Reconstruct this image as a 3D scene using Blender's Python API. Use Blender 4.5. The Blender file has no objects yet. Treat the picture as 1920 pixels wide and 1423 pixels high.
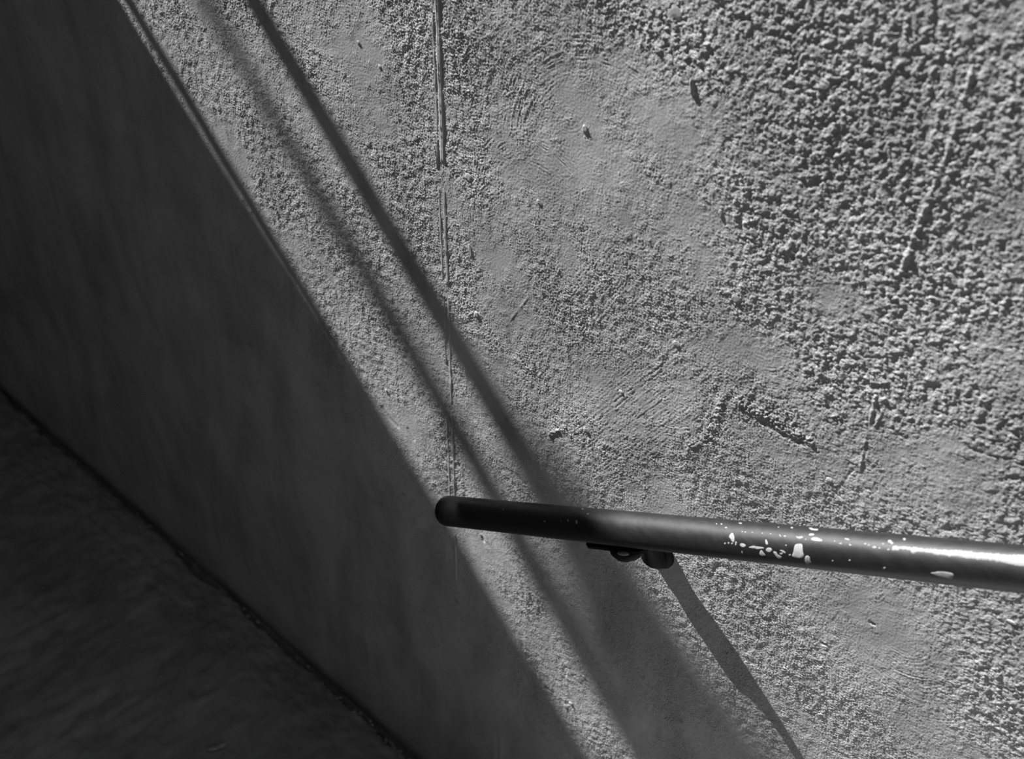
import bpy, bmesh, math, random
import numpy as np
from mathutils import Vector, Matrix

C = bpy.context.scene.collection
S = bpy.context.scene
rng = np.random.default_rng(11)
random.seed(5)

# ------------------------------------------------------------------ measured tables (metres, degrees)
# wall plane is Y = 0 (outside is -Y), X runs along the wall towards the stairs, Z is up, landing floor Z = 0
CAM_ROT = [[0.726057,-0.463916,0.507566],[0.687549,0.478148,-0.54649],[0.010834,0.745759,0.666128]]
CAM_LOC = [0.0,-0.9199,2.2284]
LENS = 46.115
RAIL_END = [-0.901,-0.078,0.8849]
RAIL_DIR = [0.83633,-0.0,0.54823]
upout = [[-0.5482,0.0,0.8363],[-0.0,-1.0,-0.0]]
CHIPS = [[[0.5461,32.1],[0.5503,45.0],[0.5506,59.1],[0.548,60.1],[0.5461,51.8],[0.5429,47.7],[0.5431,40.3]],[[0.6319,48.8],[0.639,46.2],[0.6405,53.7],[0.6407,67.1],[0.6419,74.9],[0.6391,83.6],[0.6335,86.9],[0.6285,84.4],[0.6267,80.3],[0.6298,69.6],[0.6306,55.9]],[[0.6433,79.3],[0.6467,76.1],[0.6488,80.3],[0.6483,90.6],[0.6488,96.9],[0.6456,97.0],[0.6423,105.1],[0.6407,97.1]],[[0.593,72.3],[0.5955,65.8],[0.5999,65.3],[0.6017,70.3],[0.5991,77.3],[0.5952,78.3]],[[0.5586,63.3],[0.5619,60.3],[0.5664,64.0],[0.5662,68.8],[0.562,72.1],[0.5591,69.2]],[[0.5708,69.0],[0.5777,63.9],[0.5799,65.8],[0.5889,65.0],[0.5912,69.1],[0.5818,72.9],[0.5786,70.8],[0.5718,71.6]],[[0.5873,73.6],[0.5893,81.7],[0.5914,90.4],[0.5882,89.9],[0.586,92.8],[0.5831,88.6],[0.5845,80.4]],[[0.6027,74.8],[0.607,75.0],[0.6077,83.4],[0.613,88.5],[0.6079,96.2],[0.6057,93.3],[0.604,83.1]],[[0.6118,68.0],[0.6161,68.2],[0.6194,74.4],[0.6176,76.7],[0.6137,72.2]],[[0.6105,77.7],[0.6135,75.1],[0.6154,77.8],[0.6122,82.3]],[[0.5924,41.0],[0.5958,49.7],[0.5966,56.4],[0.5945,58.0],[0.5926,51.5]],[[0.6361,-13.9],[0.6386,-17.0],[0.6442,-8.7],[0.6477,-13.7],[0.6502,-3.7],[0.6457,-2.9],[0.6413,-4.0]],[[0.6435,14.7],[0.647,10.6],[0.6509,14.3],[0.6488,19.2],[0.6448,19.6]],[[0.6489,28.5],[0.6507,23.7],[0.6557,23.0],[0.6628,29.0],[0.6625,34.0],[0.6554,34.4],[0.6501,32.7]],[[0.6294,24.0],[0.6315,27.4],[0.6372,23.4],[0.6388,28.3],[0.6355,32.8],[0.6309,30.1]],[[0.6871,16.4],[0.694,18.8],[0.6938,23.4],[0.6885,21.0]],[[0.6952,32.5],[0.6989,35.1],[0.6978,38.8],[0.6959,37.0]],[[0.5448,-7.8],[0.5497,-8.8],[0.5505,-2.3],[0.5467,-3.3]],[[0.6079,23.6],[0.6101,27.1],[0.612,31.9],[0.609,30.0]],[[0.5599,82.6],[0.5606,89.1],[0.5589,92.4],[0.5587,86.9]],[[0.5526,56.4],[0.5544,59.5],[0.553,70.0],[0.5519,67.1]],[[0.7853,86.2],[0.7898,84.9],[0.7927,81.8],[0.7997,79.8],[0.808,81.4],[0.8081,88.7],[0.8036,100.0],[0.7996,95.2],[0.7929,94.9],[0.7898,92.1]],[[0.5389,66.4],[0.5382,67.9],[0.5373,68.3],[0.5366,67.2],[0.5366,65.4],[0.5372,63.9],[0.5382,63.5],[0.5388,64.5]],[[0.544,64.1],[0.5433,65.6],[0.5424,66.0],[0.5418,64.9],[0.5417,63.1],[0.5423,61.6],[0.5432,61.3],[0.5439,62.3]],[[0.5489,64.5],[0.5482,66.0],[0.5473,66.4],[0.5467,65.3],[0.5466,63.5],[0.5472,62.0],[0.5481,61.6],[0.5488,62.7]],[[0.625,79.7],[0.6242,81.2],[0.6232,81.6],[0.6225,80.7],[0.6226,79.0],[0.6234,77.5],[0.6244,77.1],[0.6251,78.0]],[[0.6208,54.0],[0.6204,55.2],[0.6197,55.5],[0.6191,54.7],[0.619,53.4],[0.6194,52.2],[0.6201,51.9],[0.6207,52.7]],[[0.6187,-5.3],[0.6185,-3.0],[0.6175,-2.4],[0.6162,-3.7],[0.6153,-6.3],[0.6154,-8.9],[0.6163,-9.7],[0.6178,-8.1]],[[0.5262,7.2],[0.526,9.0],[0.5252,9.4],[0.5241,8.3],[0.5234,6.2],[0.5235,4.3],[0.5244,3.8],[0.5255,5.0]],[[0.5359,18.7],[0.5354,20.1],[0.5343,20.5],[0.5331,19.7],[0.5327,18.2],[0.5332,16.8],[0.5343,16.4],[0.5355,17.2]],[[0.5599,27.5],[0.5596,28.7],[0.5588,29.0],[0.5581,28.2],[0.5578,26.9],[0.5581,25.7],[0.5588,25.4],[0.5596,26.2]],[[0.5643,27.9],[0.5639,29.1],[0.5631,29.4],[0.5623,28.7],[0.562,27.3],[0.5623,26.1],[0.5631,25.8],[0.564,26.5]],[[0.519,7.9],[0.5188,9.2],[0.5181,9.6],[0.5172,8.7],[0.5167,7.2],[0.5168,5.8],[0.5176,5.4],[0.5185,6.3]],[[0.6773,83.2],[0.6767,84.5],[0.676,84.8],[0.6756,84.0],[0.6757,82.5],[0.6762,81.2],[0.677,80.8],[0.6774,81.7]],[[0.6982,76.6],[0.6975,78.0],[0.6966,78.4],[0.696,77.5],[0.696,75.9],[0.6967,74.6],[0.6976,74.2],[0.6982,75.0]],[[0.6016,-2.1],[0.6015,-0.7],[0.6009,-0.3],[0.6001,-1.1],[0.5996,-2.7],[0.5997,-4.1],[0.6003,-4.5],[0.6011,-3.6]],[[0.5733,26.6],[0.573,27.6],[0.5724,27.9],[0.5717,27.2],[0.5714,26.1],[0.5717,25.0],[0.5723,24.8],[0.573,25.4]],[[0.5867,26.3],[0.5864,27.3],[0.5858,27.6],[0.5851,26.9],[0.5849,25.7],[0.5851,24.7],[0.5858,24.5],[0.5864,25.1]],[[0.5977,25.6],[0.5974,26.7],[0.5967,26.9],[0.596,26.3],[0.5957,25.1],[0.596,24.1],[0.5967,23.8],[0.5974,24.5]],[[0.6174,28.8],[0.6169,30.5],[0.6156,30.9],[0.6145,29.9],[0.614,28.1],[0.6146,26.4],[0.6158,25.9],[0.617,26.9]],[[0.6437,32.6],[0.6434,33.6],[0.6427,33.8],[0.6421,33.3],[0.6419,32.2],[0.6422,31.2],[0.6429,31.0],[0.6435,31.6]],[[0.6789,29.5],[0.6786,30.6],[0.6779,30.9],[0.6772,30.2],[0.677,29.0],[0.6773,27.9],[0.678,27.6],[0.6787,28.3]],[[0.6873,34.4],[0.6866,35.7],[0.6853,36.1],[0.6841,35.4],[0.6839,34.1],[0.6846,32.8],[0.6859,32.3],[0.687,33.0]],[[0.7367,88.2],[0.7358,90.1],[0.7347,90.7],[0.734,89.5],[0.7342,87.4],[0.7351,85.5],[0.7362,85.0],[0.7369,86.1]],[[0.7537,2.5],[0.7535,5.2],[0.7525,5.9],[0.7512,4.1],[0.7504,0.8],[0.7504,-2.2],[0.7514,-3.0],[0.7528,-1.0]],[[0.727,36.0],[0.7261,38.1],[0.7243,38.7],[0.7228,37.5],[0.7224,35.2],[0.7233,33.1],[0.725,32.4],[0.7266,33.7]],[[0.7316,36.8],[0.7312,38.1],[0.7303,38.5],[0.7295,37.7],[0.7292,36.2],[0.7297,34.9],[0.7306,34.5],[0.7314,35.3]],[[0.7423,38.1],[0.7416,39.4],[0.7405,39.9],[0.7395,39.1],[0.7392,37.7],[0.7399,36.3],[0.741,35.9],[0.742,36.7]],[[0.741,15.4],[0.7405,18.5],[0.7389,19.2],[0.7373,17.3],[0.7364,13.6],[0.7368,10.3],[0.7384,9.5],[0.7401,11.7]],[[0.7437,19.8],[0.7432,22.0],[0.7419,22.6],[0.7406,21.2],[0.74,18.6],[0.7405,16.2],[0.7417,15.5],[0.7431,17.1]],[[0.7194,31.6],[0.7189,32.8],[0.7179,33.2],[0.717,32.5],[0.7168,31.1],[0.7173,29.9],[0.7182,29.5],[0.7191,30.2]],[[0.7148,29.2],[0.7143,30.6],[0.7134,31.0],[0.7125,30.1],[0.7121,28.5],[0.7126,27.1],[0.7135,26.7],[0.7145,27.6]],[[0.7342,24.3],[0.7338,25.6],[0.7329,26.0],[0.732,25.2],[0.7317,23.8],[0.7321,22.5],[0.733,22.1],[0.7339,22.9]],[[0.1524,29.4],[0.1526,32.1],[0.1519,32.5],[0.1508,30.5],[0.1498,27.1],[0.1496,24.3],[0.1503,23.8],[0.1515,26.0]],[[0.2404,55.9],[0.2397,57.5],[0.2386,57.8],[0.2377,56.8],[0.2375,54.9],[0.2382,53.3],[0.2393,52.9],[0.2402,54.0]],[[0.2838,46.1],[0.2834,48.9],[0.2825,49.4],[0.2816,47.3],[0.2811,43.7],[0.2813,40.9],[0.2822,40.4],[0.2832,42.5]],[[0.3004,48.7],[0.2998,52.8],[0.2984,53.5],[0.2972,50.5],[0.2966,45.3],[0.2969,41.2],[0.2982,40.4],[0.2997,43.6]],[[0.1815,-16.4],[0.1807,-13.1],[0.1777,-11.5],[0.1746,-12.2],[0.173,-15.0],[0.1737,-18.7],[0.1763,-21.0],[0.1796,-19.8]],[[0.2706,48.9],[0.2703,49.9],[0.2696,50.2],[0.269,49.5],[0.2688,48.2],[0.2692,47.2],[0.2698,46.9],[0.2705,47.7]],[[0.2972,-7.2],[0.2972,-4.7],[0.2958,-3.9],[0.294,-5.3],[0.2927,-8.3],[0.2926,-11.2],[0.2939,-12.1],[0.2959,-10.4]],[[0.3141,14.6],[0.3136,16.2],[0.3123,16.7],[0.3109,15.8],[0.3102,14.0],[0.3106,12.3],[0.3119,11.8],[0.3134,12.8]]]
STRIP = [[[0.745,39.1],[0.7435,26.4]],[[0.7522,38.5],[0.7508,26.5]],[[0.7527,34.6],[0.7517,26.5]],[[0.759,34.5],[0.7579,25.7]],[[0.7653,35.0],[0.7641,25.5]],[[0.7668,41.1],[0.765,25.5]],[[0.7695,41.6],[0.7677,25.6]],[[0.7726,37.0],[0.7713,25.6]],[[0.7788,36.8],[0.7774,25.8]],[[0.7841,37.7],[0.7827,26.3]],[[0.7884,37.5],[0.7868,24.3]],[[0.7929,39.8],[0.7912,24.6]],[[0.7997,39.0],[0.7979,23.8]],[[0.8075,41.3],[0.8054,22.5]],[[0.8114,38.5],[0.8094,21.2]],[[0.8191,41.0],[0.8169,21.1]],[[0.8282,40.8],[0.8262,22.5]],[[0.8364,41.7],[0.8342,21.9]],[[0.8427,40.5],[0.8407,22.1]],[[0.8499,40.8],[0.8479,22.0]],[[0.8556,42.2],[0.8535,21.9]],[[0.8603,43.2],[0.8581,21.1]],[[0.8704,46.1],[0.8677,18.5]]]
ROUGH = [[-0.4458,1.6786,0.121,0.099,1.0],[-0.335,1.5592,0.062,0.108,0.9],[-0.5258,1.708,0.077,0.033,0.9],[-0.6767,1.6541,0.087,0.027,0.8],[-0.9423,1.5011,0.045,0.128,0.7],[-1.0196,1.436,0.059,0.181,0.6],[-1.0448,1.2558,0.056,0.089,0.5],[-0.5229,1.4609,0.075,0.069,0.8],[-0.7366,1.2484,0.079,0.064,0.8],[-0.624,1.3656,0.067,0.049,0.6],[-0.6838,1.3767,0.055,0.042,0.4],[-0.4792,1.2816,0.063,0.025,0.9],[-0.4081,1.4063,0.082,0.057,0.85],[-0.373,1.479,0.049,0.088,0.8],[-0.5533,1.1569,0.142,0.049,0.8],[-0.4192,1.2119,0.135,0.052,0.8],[-0.5799,0.9145,0.06,0.07,0.7],[-0.4824,0.988,0.096,0.084,0.8],[-0.3515,0.9749,0.088,0.1,0.9],[-0.3032,0.9174,0.074,0.065,1.0],[-0.172,1.0827,0.046,0.103,0.9],[-0.3176,1.2718,0.096,0.048,0.5],[-0.495,0.7909,0.082,0.064,0.6],[-1.1656,1.0869,0.079,0.095,0.4],[-1.0247,0.8437,0.084,0.071,0.5],[-0.9291,1.2646,0.031,0.076,0.7],[-0.801,1.3896,0.051,0.029,0.6],[-1.2538,1.4183,0.07,0.049,0.3],[-0.4617,1.1805,0.11,0.047,0.7]]
SMOOTH = [[-0.7654,1.4617,0.107,0.081,1.0],[-0.6598,1.5583,0.047,0.053,1.0],[-0.6105,1.4814,0.061,0.05,0.7],[-0.879,1.2745,0.059,0.049,0.9],[-0.8382,1.223,0.078,0.05,0.8],[-0.651,1.1934,0.102,0.066,0.8],[-0.5111,1.3511,0.041,0.03,1.0],[-0.2846,1.3482,0.056,0.077,1.0],[-0.3113,1.081,0.079,0.091,1.0],[-1.0991,1.4403,0.072,0.077,0.6],[-0.3237,1.6088,0.028,0.04,0.6],[-1.0686,0.8801,0.057,0.035,1],[-0.9146,0.7523,0.083,0.049,1],[-0.478,1.235,0.065,0.03,0.6],[-0.4441,1.4645,0.041,0.03,0.6]]
SWIRL = [[-0.7212,1.4685,0.109,0.159,59.1,196.4,1.0],[-0.817,1.3819,0.054,0.104,48.4,193.6,0.8],[-0.6345,1.2611,0.072,0.114,276.1,22.8,1.1],[-0.2823,1.098,0.022,0.109,222.4,32.0,0.8],[-0.5084,1.3742,0.013,0.046,226.4,10.4,0.6],[-0.4543,1.5961,0.046,0.132,74.0,184.6,0.7],[-0.4587,1.1216,0.024,0.094,53.2,208.6,0.4],[-1.0945,1.3833,0.018,0.101,57.4,195.9,0.4],[-0.8233,1.3191,0.049,0.122,65.5,220.5,0.5]]
STROKE = [[-0.7588,1.0301,-0.5697,1.3308,0.06,1.0],[-0.7768,1.2166,-0.6982,1.3691,0.047,0.9],[-0.8357,1.111,-0.7685,1.2215,0.027,0.5],[-0.4888,1.2983,-0.3922,1.332,0.033,0.5],[-0.416,0.8236,-0.2974,0.8905,0.04,0.4],[-1.3638,1.1835,-1.3286,1.2434,0.02,0.5]]
RIDGE = [[[[-0.3703,1.7274],[-0.3709,1.7037],[-0.3711,1.6867],[-0.3713,1.6654],[-0.3724,1.6488],[-0.3759,1.6238],[-0.3782,1.5987],[-0.3813,1.5694],[-0.3845,1.5274]],0.0021,0.0017],[[[-0.3786,1.3801],[-0.3762,1.3207],[-0.3719,1.255]],0.0013,0.0007],[[[-0.3663,1.3776],[-0.371,1.3461],[-0.3703,1.3024]],0.0012,0.0005],[[[-0.5205,1.2817],[-0.4997,1.282],[-0.4762,1.2836],[-0.4531,1.2852],[-0.433,1.2834]],0.006,0.001],[[[-0.5462,1.4873],[-0.5586,1.4422]],0.0015,0.0004],[[[-0.5784,1.1738],[-0.5591,1.1998],[-0.5459,1.2374],[-0.5462,1.2651]],0.0045,0.0006],[[[-0.7616,1.0852],[-0.7875,1.0536]],0.003,0.0009],[[[-0.8648,1.191],[-0.8219,1.2689]],0.001,0.0003]]
GROOVE = [[[[-0.4945,1.2714],[-0.4705,1.2703],[-0.4444,1.2741]],0.0035,0.0009],[[[-0.5098,0.9848],[-0.4818,0.9579],[-0.4586,0.937]],0.0035,0.0013],[[[-0.5148,1.0203],[-0.5225,0.9891]],0.003,0.0008],[[[-1.1197,0.8847],[-1.1041,0.873],[-1.0868,0.8679]],0.004,0.0006],[[[-1.063,0.8784],[-1.0523,0.8636]],0.003,0.0005],[[[-0.236,1.3965],[-0.2566,1.3856],[-0.277,1.3817]],0.0012,0.0005],[[[-0.381,1.2796],[-0.4033,1.199]],0.0015,0.0004],[[[-0.419,1.0291],[-0.4173,1.0277]],0.0018,0.0018],[[[-0.3175,1.0875],[-0.3142,1.0877]],0.002,0.0018],[[[-0.3644,1.0072],[-0.3603,1.008]],0.002,0.0018],[[[-0.9101,0.7582],[-0.9079,0.7528]],0.003,0.0012],[[[-0.525,0.8201],[-0.5198,0.8135]],0.003,0.0006]]
LUMP = [[-0.6283,1.6144,0.0034,0.011,0.006],[-0.9291,1.3785,0.0076,0.0062,0.004],[-0.7575,1.5153,0.0048,0.0062,0.004],[-1.0758,1.4669,0.0034,0.0034,0.003],[-1.0287,1.3609,0.0041,0.0069,0.003],[-0.8175,1.3961,0.0055,0.0041,0.0035],[-0.9271,1.2737,0.0041,0.011,0.003],[-0.918,1.1781,0.0048,0.0062,0.004],[-0.4032,1.248,0.0055,0.0041,0.004],[-1.1069,0.9274,0.0028,0.0041,0.004],[-0.6123,1.3094,0.0055,0.0041,0.003],[-0.5784,1.4968,0.0034,0.0055,0.003],[-1.112,1.4848,0.0034,0.0034,0.003],[-0.6576,1.6795,0.011,0.0083,0.003],[-0.9241,1.5903,0.0041,0.0041,0.002],[-0.7322,0.5071,0.0034,0.0048,0.004],[-0.667,0.6179,0.0034,0.0041,0.004],[-0.701,0.6163,0.0034,0.0034,0.004],[-0.7223,0.5271,0.0041,0.0028,0.004],[-0.1857,1.2073,0.0062,0.0028,0.004],[-0.5397,1.4937,0.0062,0.0048,0.003],[-0.5468,1.408,0.0062,0.0055,0.002],[-1.0585,1.3454,0.0034,0.0034,0.002],[-0.615,0.9586,0.0034,0.0055,0.003],[-0.6795,1.1963,0.0041,0.0034,0.003],[-0.7272,1.1036,0.0048,0.0041,0.003]]
JOINT_X = [[-0.9721,1.4553],[-0.9711,0.9452]]
SH_W = [[-1.6373,1.3448],[-0.712,0.4189]]
SH_G = [[-1.6116,1.3537],[-0.9997,0.722]]
SH_A = [[-1.3048,1.4593],[-0.4984,0.6503]]
SH_B = [[-1.4117,1.4225],[-0.5884,0.5528]]
SH_B1 = [[-0.6938,0.6659],[-0.5442,0.6007]]
SH_A1 = [[-0.8825,1.0044],[-0.4592,0.6928]]
SCRAP = [[-1.3812,-0.2844,0.0],[-1.3792,-0.2694,0.0],[-1.3677,-0.2551,0.0],[-1.361,-0.2552,0.0],[-1.3656,-0.2695,0.0]]
GRIT = [[-1.3045,-0.1347],[-1.7602,-0.2974],[-1.7814,-0.3308],[-1.8443,-0.3707],[-1.7151,-0.2065],[-1.6317,-0.1642],[-1.5831,-0.2426],[-1.4298,-0.3016],[-2.0863,-0.277],[-2.071,-0.2835],[-2.0884,-0.2533],[-1.4478,-0.2179],[-1.3245,-0.1251],[-1.9374,-0.112],[-1.273,-0.0671],[-1.5119,-0.3837],[-1.592,-0.4574],[-1.8409,-0.4307]]
RAIL_S0 = -.006          # where the tube ends, along its axis
BOSS_Z = .978
PLATE_S = .338
CUP = [.352, .0285, .004, .025, .014, .012]
ARM = [[-.5985, -.004, .978, .020], [-.5985, -.012, .984, .017], [-.5985, -.020, 1.000, .0115], [-.5985, -.032, 1.025, .0085], [-.5985, -.050, 1.036, .008], [-.5985, -.068, 1.030, .009], [-.5985, -.080, 1.042, .010]]


# ------------------------------------------------------------------ camera
cd = bpy.data.cameras.new('camera'); cam = bpy.data.objects.new('camera', cd); C.objects.link(cam)
m = Matrix([list(r) for r in CAM_ROT]).to_4x4(); m.translation = Vector(CAM_LOC); cam.matrix_world = m
cd.sensor_width = 36.0; cd.lens = LENS; cd.clip_start = .05
cd.dof.use_dof = True; cd.dof.focus_distance = 1.58; cd.dof.aperture_fstop = 7.0
S.camera = cam

# ------------------------------------------------------------------ light: one grazing sun, plain grey sky
SUN_A, SUN_G = math.radians(44.2), math.radians(7.3)        # from the vertical within the wall plane; grazing angle
SUN = Vector((-math.cos(SUN_G)*math.sin(SUN_A), -math.sin(SUN_G), math.cos(SUN_G)*math.cos(SUN_A)))
sd = bpy.data.lights.new('sun', 'SUN'); so = bpy.data.objects.new('sun', sd); C.objects.link(so)
sd.energy = 14.3; sd.angle = math.radians(.5); sd.color = (1, 1, 1)
so.rotation_euler = SUN.to_track_quat('Z', 'Y').to_euler(); so.location = SUN*12
wd = bpy.data.worlds.new('sky'); S.world = wd; wd.use_nodes = True
bg = wd.node_tree.nodes['Background']; bg.inputs[0].default_value = (1, 1, 1, 1); bg.inputs[1].default_value = .105
S.view_settings.view_transform = 'Standard'; S.view_settings.look = 'None'
S.view_settings.exposure = 0.0; S.view_settings.gamma = 1.0; S.view_settings.use_curve_mapping = False

# ------------------------------------------------------------------ helpers
def link(name, me, mat=None, parent=None):
    o = bpy.data.objects.new(name, me); C.objects.link(o)
    if mat and me: me.materials.append(mat)
    if parent: o.parent = parent
    return o
def tag(o, label=None, cat=None, group=None, kind=None):
    for k, v in (('label', label), ('category', cat), ('group', group), ('kind', kind)):
        if v: o[k] = v
    return o
def from_bm(name, bm, mat, parent=None, smooth=True):
    me = bpy.data.meshes.new(name); bm.normal_update(); bm.to_mesh(me); bm.free()
    if smooth: me.polygons.foreach_set('use_smooth', np.ones(len(me.polygons), bool))
    return link(name, me, mat, parent)
def grid_mesh(name, P, smooth=True):
    """P: rows x cols x 3 array -> quad mesh"""
    r, c = P.shape[:2]
    me = bpy.data.meshes.new(name)
    i = (np.arange(r-1)[:, None]*c + np.arange(c-1)[None, :]).ravel()
    q = np.stack([i, i+1, i+c+1, i+c], 1).astype(np.int32)
    me.vertices.add(r*c); me.vertices.foreach_set('co', P.astype(np.float32).ravel())
    me.loops.add(q.size); me.loops.foreach_set('vertex_index', q.ravel())
    me.polygons.add(len(q)); me.polygons.foreach_set('loop_start', np.arange(0, q.size, 4, dtype=np.int32))
    me.polygons.foreach_set('loop_total', np.full(len(q), 4, np.int32))
    me.polygons.foreach_set('use_smooth', np.full(len(q), smooth))
    me.update(calc_edges=True)
    return me
def box(bm, x0, x1, y0, y1, z0, z1):
    v = [bm.verts.new((x, y, z)) for z in (z0, z1) for y in (y0, y1) for x in (x0, x1)]
    for f in ((0,2,3,1),(4,5,7,6),(0,1,5,4),(2,6,7,3),(0,4,6,2),(1,3,7,5)): bm.faces.new([v[k] for k in f])
def tube(bm, pts, radii, n=24, cap=True):
    pts = [Vector(p) for p in pts]; rings = []
    ref = None
    for k, p in enumerate(pts):
        t = (pts[min(k+1, len(pts)-1)] - pts[max(k-1, 0)]).normalized()
        if ref is None: ref = t.orthogonal().normalized()
        a = (ref - t*ref.dot(t)).normalized(); b = t.cross(a); ref = a
        rings.append([bm.verts.new(p + (a*math.cos(2*math.pi*j/n) + b*math.sin(2*math.pi*j/n))*radii[k]) for j in range(n)])
    for A, B in zip(rings, rings[1:]):
        for j in range(n): bm.faces.new((A[j], A[(j+1) % n], B[(j+1) % n], B[j]))
    if cap: bm.faces.new(rings[0][::-1]); bm.faces.new(rings[-1])
    return rings
def smooth_path(pts, n=24):
    """Catmull-Rom through (x, y, z, r) rows"""
    P = np.array(pts, float); P = np.vstack([2*P[0]-P[1], P, 2*P[-1]-P[-2]]); out = []
    for k in range(1, len(P)-2):
        for t in np.linspace(0, 1, n, endpoint=False):
            a, b, c, d = P[k-1:k+3]
            out.append(.5*(2*b + (c-a)*t + (2*a-5*b+4*c-d)*t*t + (3*b-a-3*c+d)*t**3))
    out.append(P[-2]); return np.array(out)
# noise on a periodic raster, unit variance, band limited around wavelength w (metres)
def band_noise(shape, px, w, spread=.45, aniso=None):
    fy = np.fft.fftfreq(shape[0], px)[:, None]; fx = np.fft.rfftfreq(shape[1], px)[None, :]
    if aniso:                                        # (angle of the long axis, stretch)
        a, s = aniso; u = fx*math.cos(a)+fy*math.sin(a); v = -fx*math.sin(a)+fy*math.cos(a); f = np.hypot(u*s, v)
    else: f = np.hypot(fx, fy)
    g = np.exp(-.5*(np.log(np.maximum(f, 1e-6)*w)/spread)**2); g[0, 0] = 0
    z = np.fft.irfft2(np.fft.rfft2(rng.standard_normal(shape))*g, s=shape)
    return (z/z.std()).astype(np.float32)
def low_noise(shape, px, w):
    fy = np.fft.fftfreq(shape[0], px)[:, None]; fx = np.fft.rfftfreq(shape[1], px)[None, :]
    g = 1/(1+(np.hypot(fx, fy)*w)**2)**1.5; g[0, 0] = 0
    z = np.fft.irfft2(np.fft.rfft2(rng.standard_normal(shape))*g, s=shape)
    return (z/z.std()).astype(np.float32)

# ------------------------------------------------------------------ materials
def nt(name):
    mt = bpy.data.materials.new(name); mt.use_nodes = True
    t = mt.node_tree; return mt, t, t.nodes, t.nodes['Principled BSDF']
def coords(t, scale=(1,1,1), rot=(0,0,0)):
    tc = t.nodes.new('ShaderNodeTexCoord'); mp = t.nodes.new('ShaderNodeMapping')
    mp.inputs['Scale'].default_value = scale; mp.inputs['Rotation'].default_value = rot
    t.links.new(tc.outputs['Object'], mp.inputs['Vector']); return mp.outputs['Vector']
def noise(t, vec, scale, detail=4, rough=.55, dist=0):
    n = t.nodes.new('ShaderNodeTexNoise'); n.inputs['Scale'].default_value = scale; n.inputs['Detail'].default_value = detail
    n.inputs['Roughness'].default_value = rough; n.inputs['Distortion'].default_value = dist
    t.links.new(vec, n.inputs['Vector']); return n.outputs['Fac']
def ramp(t, fac, stops):
    r = t.nodes.new('ShaderNodeValToRGB'); e = r.color_ramp.elements
    while len(e) < len(stops): e.new(.5)
    for k, (p, v) in enumerate(stops): e[k].position = p; e[k].color = (v, v, v, 1)
    t.links.new(fac, r.inputs['Fac']); return r.outputs['Color']
def mul(t, a, b, mode='MULTIPLY', fac=1):
    x = t.nodes.new('ShaderNodeMix'); x.data_type = 'RGBA'; x.blend_type = mode; x.inputs[0].default_value = fac
    t.links.new(a, x.inputs[6]); t.links.new(b, x.inputs[7]); return x.outputs[2]
def bump(t, bs, h, dist, strength=1):
    b = t.nodes.new('ShaderNodeBump'); b.inputs['Distance'].default_value = dist; b.inputs['Strength'].default_value = strength
    t.links.new(h, b.inputs['Height']); t.links.new(b.outputs['Normal'], bs.inputs['Normal'])

def stucco_material():
    mt, t, n, bs = nt('grey_stucco')
    v = coords(t); vs = coords(t, (1, 1, .28), (0, math.radians(34), 0))
    a = ramp(t, noise(t, v, 7, 5), [(.3, .325), (.7, .43)])
    st = ramp(t, noise(t, vs, 11, 6, .6, .4), [(.34, .72), (.58, 1.0)])      # slanted darker streaks
    sp = ramp(t, noise(t, v, 46, 3, .5), [(.25, .55), (.36, 1.0)])           # small dark stains
    c = mul(t, mul(t, a, st, fac=.9), sp, fac=.6)
    t.links.new(c, bs.inputs['Base Color'])
    bs.inputs['Roughness'].default_value = .95; bs.inputs['Specular IOR Level'].default_value = .15
    at = n.new('ShaderNodeAttribute'); at.attribute_name = 'grain'
    g = n.new('ShaderNodeMath'); g.operation = 'MULTIPLY'
    t.links.new(noise(t, v, 420, 3, .62), g.inputs[0]); t.links.new(at.outputs['Fac'], g.inputs[1])
    bump(t, bs, g.outputs[0], .0021, 1.0)
    return mt
def floor_material():
    mt, t, n, bs = nt('dark_concrete')
    v = coords(t)
    a = ramp(t, noise(t, v, 6, 6, .6, .3), [(.3, .19), (.7, .31)])
    b = ramp(t, noise(t, v, 26, 5, .65), [(.3, .6), (.55, 1.0)])
    t.links.new(mul(t, a, b, fac=.6), bs.inputs['Base Color'])
    bs.inputs['Roughness'].default_value = .9; bs.inputs['Specular IOR Level'].default_value = .2
    bump(t, bs, noise(t, v, 150, 6, .7), .002, .5)
    return mt
def paint_material():
    mt, t, n, bs = nt('worn_black_paint')
    v = coords(t); vl = coords(t, (.22, 1, 1))
    a = ramp(t, noise(t, vl, 160, 6, .65), [(.35, .003), (.75, .009)])
    t.links.new(a, bs.inputs['Base Color'])
    r = ramp(t, noise(t, vl, 120, 4, .6), [(.3, .42), (.7, .50)])
    t.links.new(r, bs.inputs['Roughness']); bs.inputs['Specular IOR Level'].default_value = .75
    bump(t, bs, noise(t, v, 420, 4, .6), .0003, .2)
    return mt
def plain(name, val, rough=.6, spec=.4, nscale=None, var=.25):
    mt, t, n, bs = nt(name)
    if nscale:
        c = ramp(t, noise(t, coords(t), nscale, 4), [(.3, val*(1-var)), (.7, val*(1+var))]); t.links.new(c, bs.inputs['Base Color'])
    else: bs.inputs['Base Color'].default_value = (val, val, val, 1)
    bs.inputs['Roughness'].default_value = rough; bs.inputs['Specular IOR Level'].default_value = spec
    return mt
M_ST = stucco_material(); M_FL = floor_material(); M_PAINT = paint_material()
M_PRIMER = plain('pale_primer', .24, .55, .3, 300, .15)
M_IRON = plain('black_iron', .005, .6, .2, 200)
M_SCRAP = plain('dry_leaf', .30, .8, .2, 120); M_PLAIN = plain('plain_concrete', .30, .9, .2, 5)
M_STEEL = plain('grey_steel', .2, .5, .4)

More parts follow.
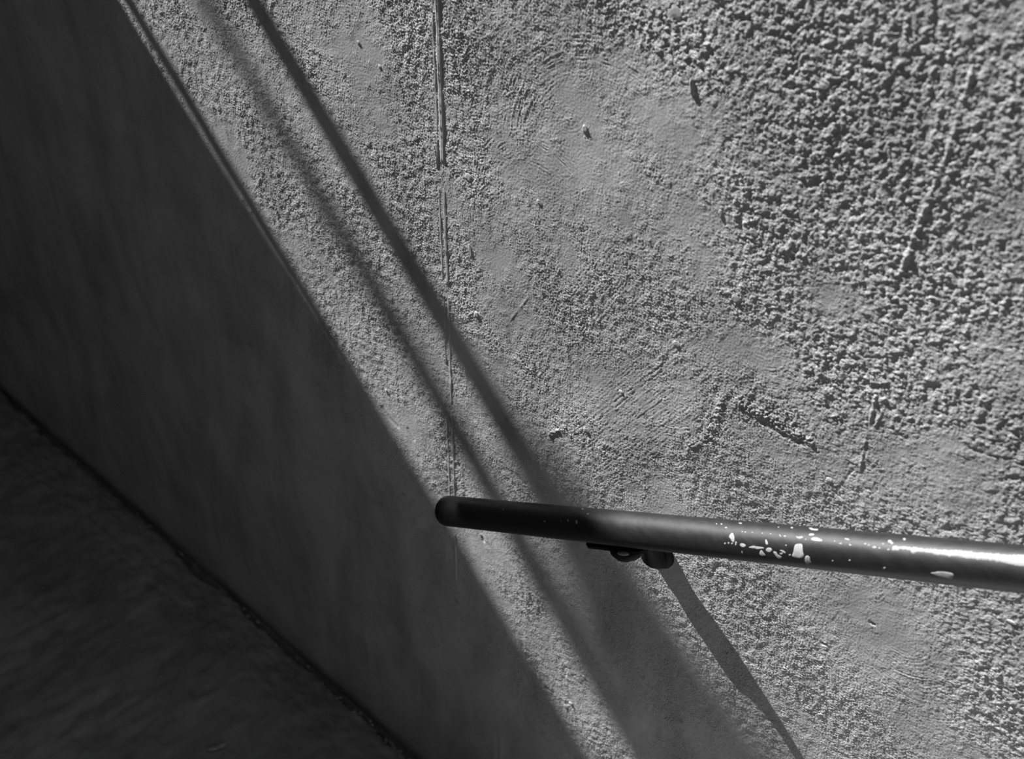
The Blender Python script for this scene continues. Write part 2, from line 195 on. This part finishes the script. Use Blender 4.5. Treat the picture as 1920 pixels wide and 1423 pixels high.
# ------------------------------------------------------------------ stucco wall: real relief on a fine grid
PX = .001; X0, X1, Z0, Z1 = -1.80, -.02, .28, 1.92
NX, NZ = int((X1-X0)/PX), int((Z1-Z0)/PX)
xs = X0+np.arange(NX)*PX; zs = Z0+np.arange(NZ)*PX
GX, GZ = np.meshgrid(xs.astype(np.float32), zs.astype(np.float32))
shp = (NZ, NX)
def blobs(tab):
    out = np.zeros(shp, np.float32)
    for x, z, rx, rz, w in tab:
        out = np.maximum(out, w*np.exp(-(((GX-x)/rx)**2+((GZ-z)/rz)**2)**1.3))
    return out
wob = low_noise(shp, PX, .12)
rough = .56 + .16*wob + .55*blobs(ROUGH)
rough = np.clip(rough, 0, 1)*(1-.8*blobs(SMOOTH)) + .10*low_noise(shp, PX, .03)
rough = np.clip(rough, .05, 1.15)
fine, mid, coarse = band_noise(shp, PX, .0036, .38), band_noise(shp, PX, .0070, .45, (math.radians(42), 1.4)), band_noise(shp, PX, .02)
lump = lambda z: np.logaddexp(0, 1.8*z)/1.8 - .5           # bumps stand out, hollows stay shallow
near = 1/(1+np.exp(-(GX+.46-.9*(1.35-GZ))/.06))            # coarser dash coat towards the stairs
H = rough*(.00056*lump(fine)*(1-.4*near) + (.00011+.00040*near)*lump(mid)) + (.00020+.00014*near)*coarse*rough
H += .00007*band_noise(shp, PX, .0038)
H += .0012*low_noise(shp, PX, .25)*.5
def bump1d(n, px, w):
    z = rng.standard_normal(n); f = np.fft.rfftfreq(n, px)
    g = np.exp(-.5*(np.log(np.maximum(f, 1e-6)*w)/.5)**2); g[0] = 0
    z = np.fft.irfft(np.fft.rfft(z)*g, n); return z/z.std()
brk = low_noise(shp, PX, .02)
for x, z, r0, r1, a0, a1, amp in SWIRL:                     # arcs left by the float
    R = np.hypot(GX-x, GZ-z) + .0006*brk; A = np.degrees(np.arctan2(GZ-z, GX-x)) % 360
    mid_a = (a0 + ((a1-a0) % 360)/2) % 360; half = ((a1-a0) % 360)/2
    dA = np.abs((A-mid_a+180) % 360-180)/half; dR = np.abs(R-(r0+r1)/2)/((r1-r0)/2)
    w = np.exp(-dA**6)*np.exp(-dR**4)
    prof = bump1d(4096, .0002, .0045); s = np.interp(R.ravel(), np.arange(4096)*.0002, prof).reshape(shp)
    H += amp*.00012*w*s*np.clip(.6+.6*brk, 0, 1.5)
for x0, z0, x1, z1, wd_, amp in STROKE:                     # straight strokes
    L = math.hypot(x1-x0, z1-z0); ux, uz = (x1-x0)/L, (z1-z0)/L
    u = (GX-x0)*ux+(GZ-z0)*uz; p = -(GX-x0)*uz+(GZ-z0)*ux
    w = np.exp(-(np.abs(u-L/2)/(L/2))**4)*np.exp(-(np.abs(p)/wd_)**3)
    prof = bump1d(4096, .0002, .004)
    s = np.interp((p+.4+.0005*brk+.004*np.sin(u*6)).ravel(), np.arange(4096)*.0002, prof).reshape(shp)
    H += amp*.00017*w*np.tanh(s)*np.clip(.85+.35*brk, .1, 1.4)
def seg_dist(pts):
    d = np.full(shp, 9, np.float32)
    for (xa, za), (xb, zb) in zip(pts, pts[1:]):
        L2 = (xb-xa)**2+(zb-za)**2
        t = np.clip(((GX-xa)*(xb-xa)+(GZ-za)*(zb-za))/L2, 0, 1)
        d = np.minimum(d, np.hypot(GX-xa-t*(xb-xa), GZ-za-t*(zb-za)))
    return d + .0006*fine*.5
for pts, w, h in RIDGE: H += h*np.exp(-(seg_dist(pts)/w)**2)*np.clip(.7+.45*brk+(.35*fine+.35*mid)*(w > .0022), .05, 1.7)
for pts, w, h in GROOVE: H -= h*np.exp(-(seg_dist(pts)/w)**4)
ROUGHMAP = np.clip(rough, .12, 1)
H -= H.mean()

# fine patch where the sun rakes the relief, coarser sheet around it (both one mesh)
FINE = [(-1.72, 1.36), (-1.64, 1.44), (-.30, 1.86), (-.06, 1.05), (-.40, .70), (-.76, .33)]
def inside(X, Z, poly, grow=0):
    r = np.ones(np.broadcast(X, Z).shape, bool); cx_, cz_ = np.mean(poly, 0)
    for (xa, za), (xb, zb) in zip(poly, poly[1:]+poly[:1]):
        L = math.hypot(xb-xa, zb-za); nx, nz = (zb-za)/L, -(xb-xa)/L
        if (cx_-xa)*nx+(cz_-za)*nz < 0: nx, nz = -nx, -nz
        r &= (X-xa)*nx+(Z-za)*nz > -grow
    return r
def sample(T, X, Z):
    fx = np.clip((X-X0)/PX, 0, NX-1.001); fz = np.clip((Z-Z0)/PX, 0, NZ-1.001)
    i, j = fx.astype(int), fz.astype(int); a, b = fx-i, fz-j
    return T[j, i]*(1-a)*(1-b)+T[j, i+1]*a*(1-b)+T[j+1, i]*(1-a)*b+T[j+1, i+1]*a*b
def axis(lo, hi, step): return np.linspace(lo, hi, int(round((hi-lo)/step))+1)
def patch(ax, az, keep, sink=None):
    X, Z = np.meshgrid(ax, az); h = sample(H, X, Z)
    if sink is not None: h = h - sink(X, Z)
    r, c = X.shape
    q = (np.arange(r-1)[:, None]*c + np.arange(c-1)[None, :])
    xc, zc = .5*(ax[1:]+ax[:-1])[None, :], .5*(az[1:]+az[:-1])[:, None]
    i = q[keep(xc, zc)]
    quads = np.stack([i, i+1, i+c+1, i+c], 1)
    V = np.stack([X, -h, Z], -1).reshape(-1, 3)
    used = np.unique(quads); remap = np.full(len(V), -1, np.int64); remap[used] = np.arange(len(used))
    return V[used], remap[quads]
FSTEP = .0011
V1, Q1 = patch(axis(-1.74, -.05, FSTEP), axis(.32, 1.88, FSTEP), lambda x, z: inside(x, z, FINE))
ca = np.concatenate([np.arange(-3.0, -2.75, .05), np.arange(-2.75, -.02, .0045), np.arange(0, 1.2, .06)])
cb = np.concatenate([np.arange(-.05, -.005, .015), np.arange(-.004, 1.92, .0045), np.arange(1.93, 3.1, .06)])
V2, Q2 = patch(ca, cb, lambda x, z: ~inside(x, z, FINE, -.012), lambda X, Z: .0007*inside(X, Z, FINE, -.004))
VV = np.vstack([V1, V2]); QQ = np.vstack([Q1, Q2+len(V1)]).astype(np.int32)
me = bpy.data.meshes.new('wall_back'); me.vertices.add(len(VV)); me.vertices.foreach_set('co', VV.astype(np.float32).ravel())
me.loops.add(QQ.size); me.loops.foreach_set('vertex_index', QQ.ravel())
me.polygons.add(len(QQ)); me.polygons.foreach_set('loop_start', np.arange(0, QQ.size, 4, dtype=np.int32))
me.polygons.foreach_set('loop_total', np.full(len(QQ), 4, np.int32)); me.polygons.foreach_set('use_smooth', np.ones(len(QQ), bool))
me.update(calc_edges=True)
at = me.attributes.new('grain', 'FLOAT', 'POINT'); at.data.foreach_set('value', sample(ROUGHMAP, VV[:, 0], VV[:, 2]).astype(np.float32))
wall = link('wall_back', me, M_ST); wall['kind'] = 'structure'
wall['label'] = 'sunlit grey rough trowelled stucco wall crossed by shadows'

def wall_h(x, z): return float(sample(H, np.array([x]), np.array([z]))[0])

# raised bead of the vertical joint: two thin ridges with a low plateau, broken in places
def joint_strip(name, off, zlo, zhi, width, height, edge):
    z = np.arange(zlo, zhi, .002); n = len(z)
    t = (z-zlo)/(zhi-zlo); xc = JX0 + (JX1-JX0)*(z-JZ0)/(JZ1-JZ0) + off
    prof = [(-.62, -.0016), (-.45, height*.55), (-.26, height+edge), (-.05, height), (.14, height*.9), (.34, height+edge*.5), (.46, height*.7), (.54, -.0016)]
    k = np.ones(9)/9
    wav = np.convolve(rng.standard_normal(n+8), k, 'valid')*.0006
    hv = 1+np.convolve(rng.standard_normal(n+8), k, 'valid')*.5
    taper = np.clip(np.minimum(np.arange(n), n-1-np.arange(n))/6, 0, 1)
    rows = np.zeros((len(prof), n, 3))
    for a, (u, h) in enumerate(prof):
        rows[a, :, 0] = xc+wav+u*width; rows[a, :, 2] = z
        base = np.array([wall_h(x, zz) for x, zz in zip(xc[::6], z[::6])]); base = np.interp(z, z[::6], base)
        rows[a, :, 1] = -(base + (h*np.clip(hv, .5, 1.4) if h > 0 else h)*taper - .0012*(1-taper))
    return link(name, grid_mesh(name, rows[::-1]), M_ST, wall)
(JX0, JZ0), (JX1, JZ1) = JOINT_X
for off, lo, hi, w, h, e in ((-.0005, 1.372, 1.80, .0066, .0009, .0003), (-.0085, 1.41, 1.66, .0026, .0003, .0001),
                             (-.0085, 1.36, 1.42, .0024, .0006, .0003),
                             (.0015, 1.19, 1.352, .0046, .0006, .0002), (-.0075, 1.19, 1.35, .003, .0004, .0001),
                             (.002, .98, 1.19, .0036, .0005, .0001), (-.006, 1.05, 1.19, .0022, .0004, .0002),
                             (.002, .73, .98, .0034, .0005, .0002), (-.0085, .78, .97, .003, .0004, .0001),
                             (.001, .60, .73, .0034, .0008, .0003)):
    joint_strip('joint_bead', off, lo, hi, w, h, e)

# lumps of aggregate standing out of the stucco
lump_meshes = []
for v in range(5):
    bm = bmesh.new(); bmesh.ops.create_icosphere(bm, subdivisions=2, radius=1)
    for q in bm.verts:
        q.co *= 1+random.uniform(-.22, .16)
    me = bpy.data.meshes.new('stucco_lump'); bm.to_mesh(me); bm.free(); me.materials.append(M_ST); lump_meshes.append(me)
for k, (x, z, a, b, h) in enumerate(LUMP):
    o = bpy.data.objects.new('stucco_lump', lump_meshes[k % 5]); C.objects.link(o); o.parent = wall
    o.scale = (a*.9, h*.38, b*.9); o.location = (x, -wall_h(x, z), z); o.rotation_euler = (0, random.uniform(-.35, .35), 0)

# ------------------------------------------------------------------ landing floor with a rough gap along the wall
fx = np.concatenate([np.arange(-3.0, -2.7, .06), np.arange(-2.7, -.95, .006), np.arange(-.95, 1.2, .05)])
fy = np.concatenate([np.array([0., .004, .008]), np.arange(.011, .12, .004), np.arange(.12, .66, .012), np.arange(.66, 2.3, .08)])
FX, FY = np.meshgrid(fx, fy)
nz1 = low_noise((len(fy), len(fx)), .01, .06); nz2 = rng.standard_normal((len(fy), len(fx)))
edge = np.interp(fx, fx, .019+.005*np.convolve(rng.standard_normal(len(fx)+12), np.ones(13)/13, 'valid')*3)[None, :]
gap = 1/(1+np.exp((FY-edge)/.0028))
FZ = .0015*nz1 + .00015*nz2 - .045*gap + .003*np.exp(-((FY-edge-.008)/.006)**2)*np.clip(nz2, -1, 2)*.6
P = np.stack([FX, -FY, FZ], -1)[::-1]
fl = link('floor', grid_mesh('floor', P), M_FL); fl['kind'] = 'structure'
fl['label'] = 'dark shaded concrete landing floor below the wall'
# grit
bm = bmesh.new()
for x, y in [g for g in GRIT if g[1] < -.05] + [(random.uniform(-2.3, -1.1), random.uniform(-.5, -.05)) for _ in range(70)]:
    r = random.uniform(.0012, .0034); mtx = Matrix.Translation((x, y, .0025)) @ Matrix.Diagonal((r, r*random.uniform(.6, 1.3), r*.7, 1))
    bmesh.ops.create_icosphere(bm, subdivisions=1, radius=1, matrix=mtx)
g = from_bm('floor_grit', bm, M_SCRAP); tag(g, 'pale grit specks scattered on the dark landing floor', 'grit', kind='stuff')
bm = bmesh.new()
for k in range(60):
    r = random.uniform(.002, .0055); x = random.uniform(-2.3, -1.05) if k < 25 else random.uniform(-1.35, -1.05)
    mtx = Matrix.Translation((x, -.020-random.uniform(0, .014), .0015)) @ Matrix.Diagonal((r, r*.8, r*.7, 1))
    bmesh.ops.create_icosphere(bm, subdivisions=1, radius=1, matrix=mtx)
tag(from_bm('rubble_crumbs', bm, M_FL), 'dark concrete crumbs along the gap between floor and wall', 'crumbs', kind='stuff')
# scrap of dry leaf
sc = [Vector(p) for p in SCRAP]; cen = sum(sc, Vector())/len(sc)
bm = bmesh.new(); n = 14; ring = []
ln = (sc[2]-sc[0]); ang = math.atan2(ln.y, ln.x)
for zoff in (0, .0012):
    rr = []
    for k in range(n):
        a = 2*math.pi*k/n; u = .020*math.cos(a)*(1+.15*math.sin(3*a)); v = .0075*math.sin(a)*(1+.3*math.cos(2*a))
        rr.append(bm.verts.new((u*math.cos(ang)-v*math.sin(ang), u*math.sin(ang)+v*math.cos(ang), zoff+.003*(u/.02)**2)))
    ring.append(rr)
for k in range(n): bm.faces.new((ring[0][k], ring[0][(k+1) % n], ring[1][(k+1) % n], ring[1][k]))
for rr, fl_ in ((ring[0], True), (ring[1], False)):
    c = bm.verts.new(sum((v.co for v in rr), Vector())/n - Vector((0, 0, .0006)))
    for k in range(n): bm.faces.new((rr[k], rr[(k+1) % n], c) if not fl_ else (rr[(k+1) % n], rr[k], c))
lf = from_bm('leaf_scrap', bm, M_SCRAP); lf.location = (cen.x, cen.y, .0035)
tag(lf, 'small pale dry leaf scrap lying on the dark landing floor', 'leaf')

# ------------------------------------------------------------------ end wall of the landing, rails casting the long shadows, added shadow cones
def caster(p, D): return Vector((p[0], 0, p[1])) + SUN*D
def dist_to_x(p, X): return (X-p[0])/SUN.x
XL = -2.9
c1, c2 = caster(SH_W[0], dist_to_x(SH_W[0], XL)), caster(SH_W[1], dist_to_x(SH_W[1], XL))
ztop = lambda y: c1.z + (c2.z-c1.z)*(y-c1.y)/(c2.y-c1.y)
bm = bmesh.new()
ys = (0.0, -1.9)
v = [bm.verts.new((x, y, z)) for x in (XL, XL-.16) for y, z in ((ys[0], -.05), (ys[1], -.05), (ys[1], ztop(ys[1])), (ys[0], ztop(ys[0])))]
for f in ((0,1,2,3),(7,6,5,4),(3,2,6,7),(0,3,7,4),(1,5,6,2),(0,4,5,1)): bm.faces.new([v[k] for k in f])
wf = bmesh.new(); box(wf, XL-.16, 1.2, -2.05, -1.9, -.05, 2.75)
wf = from_bm('wall_sky_block', wf, M_PLAIN, smooth=False); wf['kind'] = 'structure'; wf['label'] = 'unseen opposite concrete wall added to dim the skylight'  # unseen wall added to keep skylight off the lower wall and floor
wl = from_bm('wall_left', bm, M_PLAIN, smooth=False); wl['kind'] = 'structure'; wl['label'] = 'concrete end wall of the landing'
def shadow_tube(shadow, D1, D2, r1, r2, e0=-.75, e1=1.7):  # unseen tapered tubes, sized and placed for their shadows
    a, b = caster(shadow[0], D1), caster(shadow[1], D2); d = b-a
    bm = bmesh.new(); n = 12
    tube(bm, [a+d*(e0+(e1-e0)*k/n) for k in range(n+1)], [max(.004, r1+(r2-r1)*(e0+(e1-e0)*k/n)) for k in range(n+1)], 16)
    return from_bm('shadow_rail', bm, M_STEEL, wl)
shadow_tube(SH_G, 2.2, 5.2, .0138, .0235, -.5, 2.2)
shadow_tube(SH_A, dist_to_x(SH_A[0], XL-.05), 5.6, .019, .036)
shadow_tube(SH_A1, 5.2, 6.4, .002, .036, 0, 2.2)  # added cone that widens the lower end of the band above
shadow_tube(SH_B, 7.5, 5.8, .018, .036)
shadow_tube(SH_B1, 5.2, 6.0, .002, .042, 0, 2.4)  # added cone that joins the bands low down and shades the rail end

# ------------------------------------------------------------------ concrete stairs rising to the right, below the rail
st = bpy.data.objects.new('trim_stairs', None); C.objects.link(st); st['kind'] = 'structure'; st['label'] = 'concrete stairs rising along the stucco wall'
bm = bmesh.new(); box(bm, 0, .29, -1.5, -.004, 0, .18)
bmesh.ops.bevel(bm, geom=bm.edges[:], offset=.006, segments=2, affect='EDGES')
me = bpy.data.meshes.new('step'); bm.to_mesh(me); bm.free(); me.materials.append(M_FL)
for k in range(5):
    o = bpy.data.objects.new('step', me); C.objects.link(o); o.parent = st; o.location = (-.62+.274*k, 0, .001+.18*k)

# ------------------------------------------------------------------ handrail
RE = Vector(RAIL_END); RD = Vector(RAIL_DIR).normalized(); RR = .021
UP = (Vector((0, 0, 1))-RD*RD.z).normalized(); OUT = Vector((0, -1, 0))
def rail_pt(s, phi, r=RR):
    a = math.radians(phi); return RE + RD*s + (UP*math.cos(a)+OUT*math.sin(a))*r
hr = bpy.data.objects.new('handrail', None); C.objects.link(hr); hr.location = (0, 0, 0)
tag(hr, 'chipped black round metal handrail sloping along the stucco wall', 'handrail')
s0, s1 = RAIL_S0, 1.75
prof = []
rc = .010
for k in range(9):
    a = math.pi/2*k/8; prof.append((s0+rc-rc*math.cos(a), RR-rc+rc*math.sin(a)))
NS = 420
prof += [(s0+rc+(s1-s0-rc)*k/NS, RR) for k in range(1, NS+1)]
NP = 72
P = np.array([[tuple(rail_pt(s, 360*j/NP, r)) for j in range(NP+1)] for s, r in prof])
tubeo = link('rail_tube', grid_mesh('rail_tube', P), M_PAINT, hr)
bm = bmesh.new()
cv = bm.verts.new(RE+RD*s0); rv = [bm.verts.new(rail_pt(s0, 360*j/NP, RR-rc)) for j in range(NP)]
for j in range(NP): bm.faces.new((cv, rv[(j+1) % NP], rv[j]))
from_bm('end_cap', bm, M_PAINT, hr)

# bare chips in the paint: thin scabs of pale primer that follow the tube
def chip(poly, name='paint_chip'):
    q = np.array(poly, float); c = q.mean(0); q = c+(q-c)*1.1; bm = bmesh.new(); ex = []
    for k in range(len(q)):                                   # rounded outline
        a, b = q[k], q[(k+1) % len(q)]
        for t in (.15, .5, .85): ex.append(a+(b-a)*t)
    ex = np.array(ex); ex = .5*ex + .25*(np.roll(ex, 1, 0)+np.roll(ex, -1, 0))
    rings = []
    for t, r in ((.34, RR+.00022), (.68, RR+.00022), (.94, RR+.0002), (1.0, RR-.0001)):
        rings.append([bm.verts.new(rail_pt(*(c+(p-c)*t), r)) for p in ex])
    cen = bm.verts.new(rail_pt(*c, RR+.00022)); n = len(ex)
    for k in range(n): bm.faces.new((cen, rings[0][k], rings[0][(k+1) % n]))
    for A, B in zip(rings, rings[1:]):
        for k in range(n): bm.faces.new((A[k], B[k], B[(k+1) % n], A[(k+1) % n]))
    bmesh.ops.recalc_face_normals(bm, faces=bm.faces[:])
    return from_bm(name, bm, M_PRIMER, hr)
for p in CHIPS: chip(p)
# long pale strip along the crown
bm = bmesh.new(); lo = []; hi = []
S_ = [(0.5*(a[0]+b[0]), a[1], b[1]) for a, b in STRIP]; S_ += [(.93, 49, 14), (1.1, 52, 8), (1.4, 50, 12), (1.7, 47, 16)]
cols = []
for k in range(len(S_)-1):
    n = max(2, int((S_[k+1][0]-S_[k][0])/.0009)); n = min(n, 60)
    for j in range(n):
        t = j/n; cols.append([S_[k][i]+(S_[k+1][i]-S_[k][i])*t for i in range(3)])
prev = None
for k, (s, pl, ph) in enumerate(cols):
    pl += random.gauss(0, .9); ph += random.gauss(0, 1.3)
    row = [bm.verts.new(rail_pt(s, ph+(pl-ph)*u, RR+(.0002 if 0 < u < 1 else -.0001))) for u in (0, .06, .35, .65, .95, 1)]
    if prev:
        for a in range(5): bm.faces.new((prev[a], row[a], row[a+1], prev[a+1]))
    prev = row
bmesh.ops.recalc_face_normals(bm, faces=bm.faces[:])
o = from_bm('pale_strip', bm, M_PRIMER, hr); o['label'] = 'pale strip along the top of the rail'

# wall bracket: boss on the wall, S-shaped arm, cup and flat saddle plate under the tube
BX, BZ = -.5985, BOSS_Z
br = bpy.data.objects.new('wall_bracket', None); C.objects.link(br); br.parent = hr
bm = bmesh.new()
tube(bm, [(BX, y, BZ) for y in (.004, -.004, -.007, -.009)], [.023, .023, .021, .016], 32)
from_bm('wall_flange', bm, M_IRON, br)
sx = (BX+.006)
s_br = (BX-RE.x)/RD.x
zb = (RE+RD*s_br).z
arm = smooth_path(ARM, 10)
bm = bmesh.new(); tube(bm, arm[:, :3], arm[:, 3], 20)
from_bm('arm', bm, M_IRON, br)
# cup under the plate
bm = bmesh.new(); bmesh.ops.create_uvsphere(bm, u_segments=24, v_segments=14, radius=1)
pc = RE+RD*CUP[0]-UP*CUP[1]+OUT*CUP[2]
R3 = Matrix((RD, OUT, UP)).transposed().to_4x4()
bmesh.ops.transform(bm, matrix=Matrix.Translation(pc) @ R3 @ Matrix.Diagonal((CUP[3], CUP[4], CUP[5], 1)), verts=bm.verts[:])
from_bm('cup', bm, M_IRON, br)
# small lighter sliver on the cup
bm = bmesh.new(); bmesh.ops.create_icosphere(bm, subdivisions=2, radius=1)
bmesh.ops.transform(bm, matrix=Matrix.Translation(pc+RD*.006+OUT*.0105+UP*.004) @ R3 @ Matrix.Diagonal((.011, .0035, .0028, 1)), verts=bm.verts[:])
from_bm('pale_sliver', bm, M_STEEL, br)['label'] = 'small pale grey sliver under the rail'
# saddle plate with rounded ends
bm = bmesh.new(); hl, hw_, th = .052, .0105, .0035
pts2 = []
for k in range(9): a = -math.pi/2+math.pi*k/8; pts2.append((hl-hw_+hw_*math.cos(a), hw_*math.sin(a)))
for k in range(9): a = math.pi/2+math.pi*k/8; pts2.append((-hl+hw_+hw_*math.cos(a), hw_*math.sin(a)))
ps = RE+RD*PLATE_S-UP*(RR+.0008)+OUT*.002
lay = [[bm.verts.new(ps+RD*u+OUT*v-UP*d) for u, v in pts2] for d in (0, th)]
n = len(pts2)
bm.faces.new(lay[0]); bm.faces.new(lay[1][::-1])
for k in range(n): bm.faces.new((lay[0][k], lay[1][k], lay[1][(k+1) % n], lay[0][(k+1) % n]))
bmesh.ops.recalc_face_normals(bm, faces=bm.faces[:])
from_bm('saddle_plate', bm, M_IRON, br, smooth=False)
for du in (-.036, .036):                                       # screws through the plate
    bm = bmesh.new(); p = ps+RD*du-UP*th
    tube(bm, [p, p-UP*.002, p-UP*.003], [.004, .004, .0028], 16); from_bm('screw', bm, M_IRON, br)
bpy.context.view_layer.update()
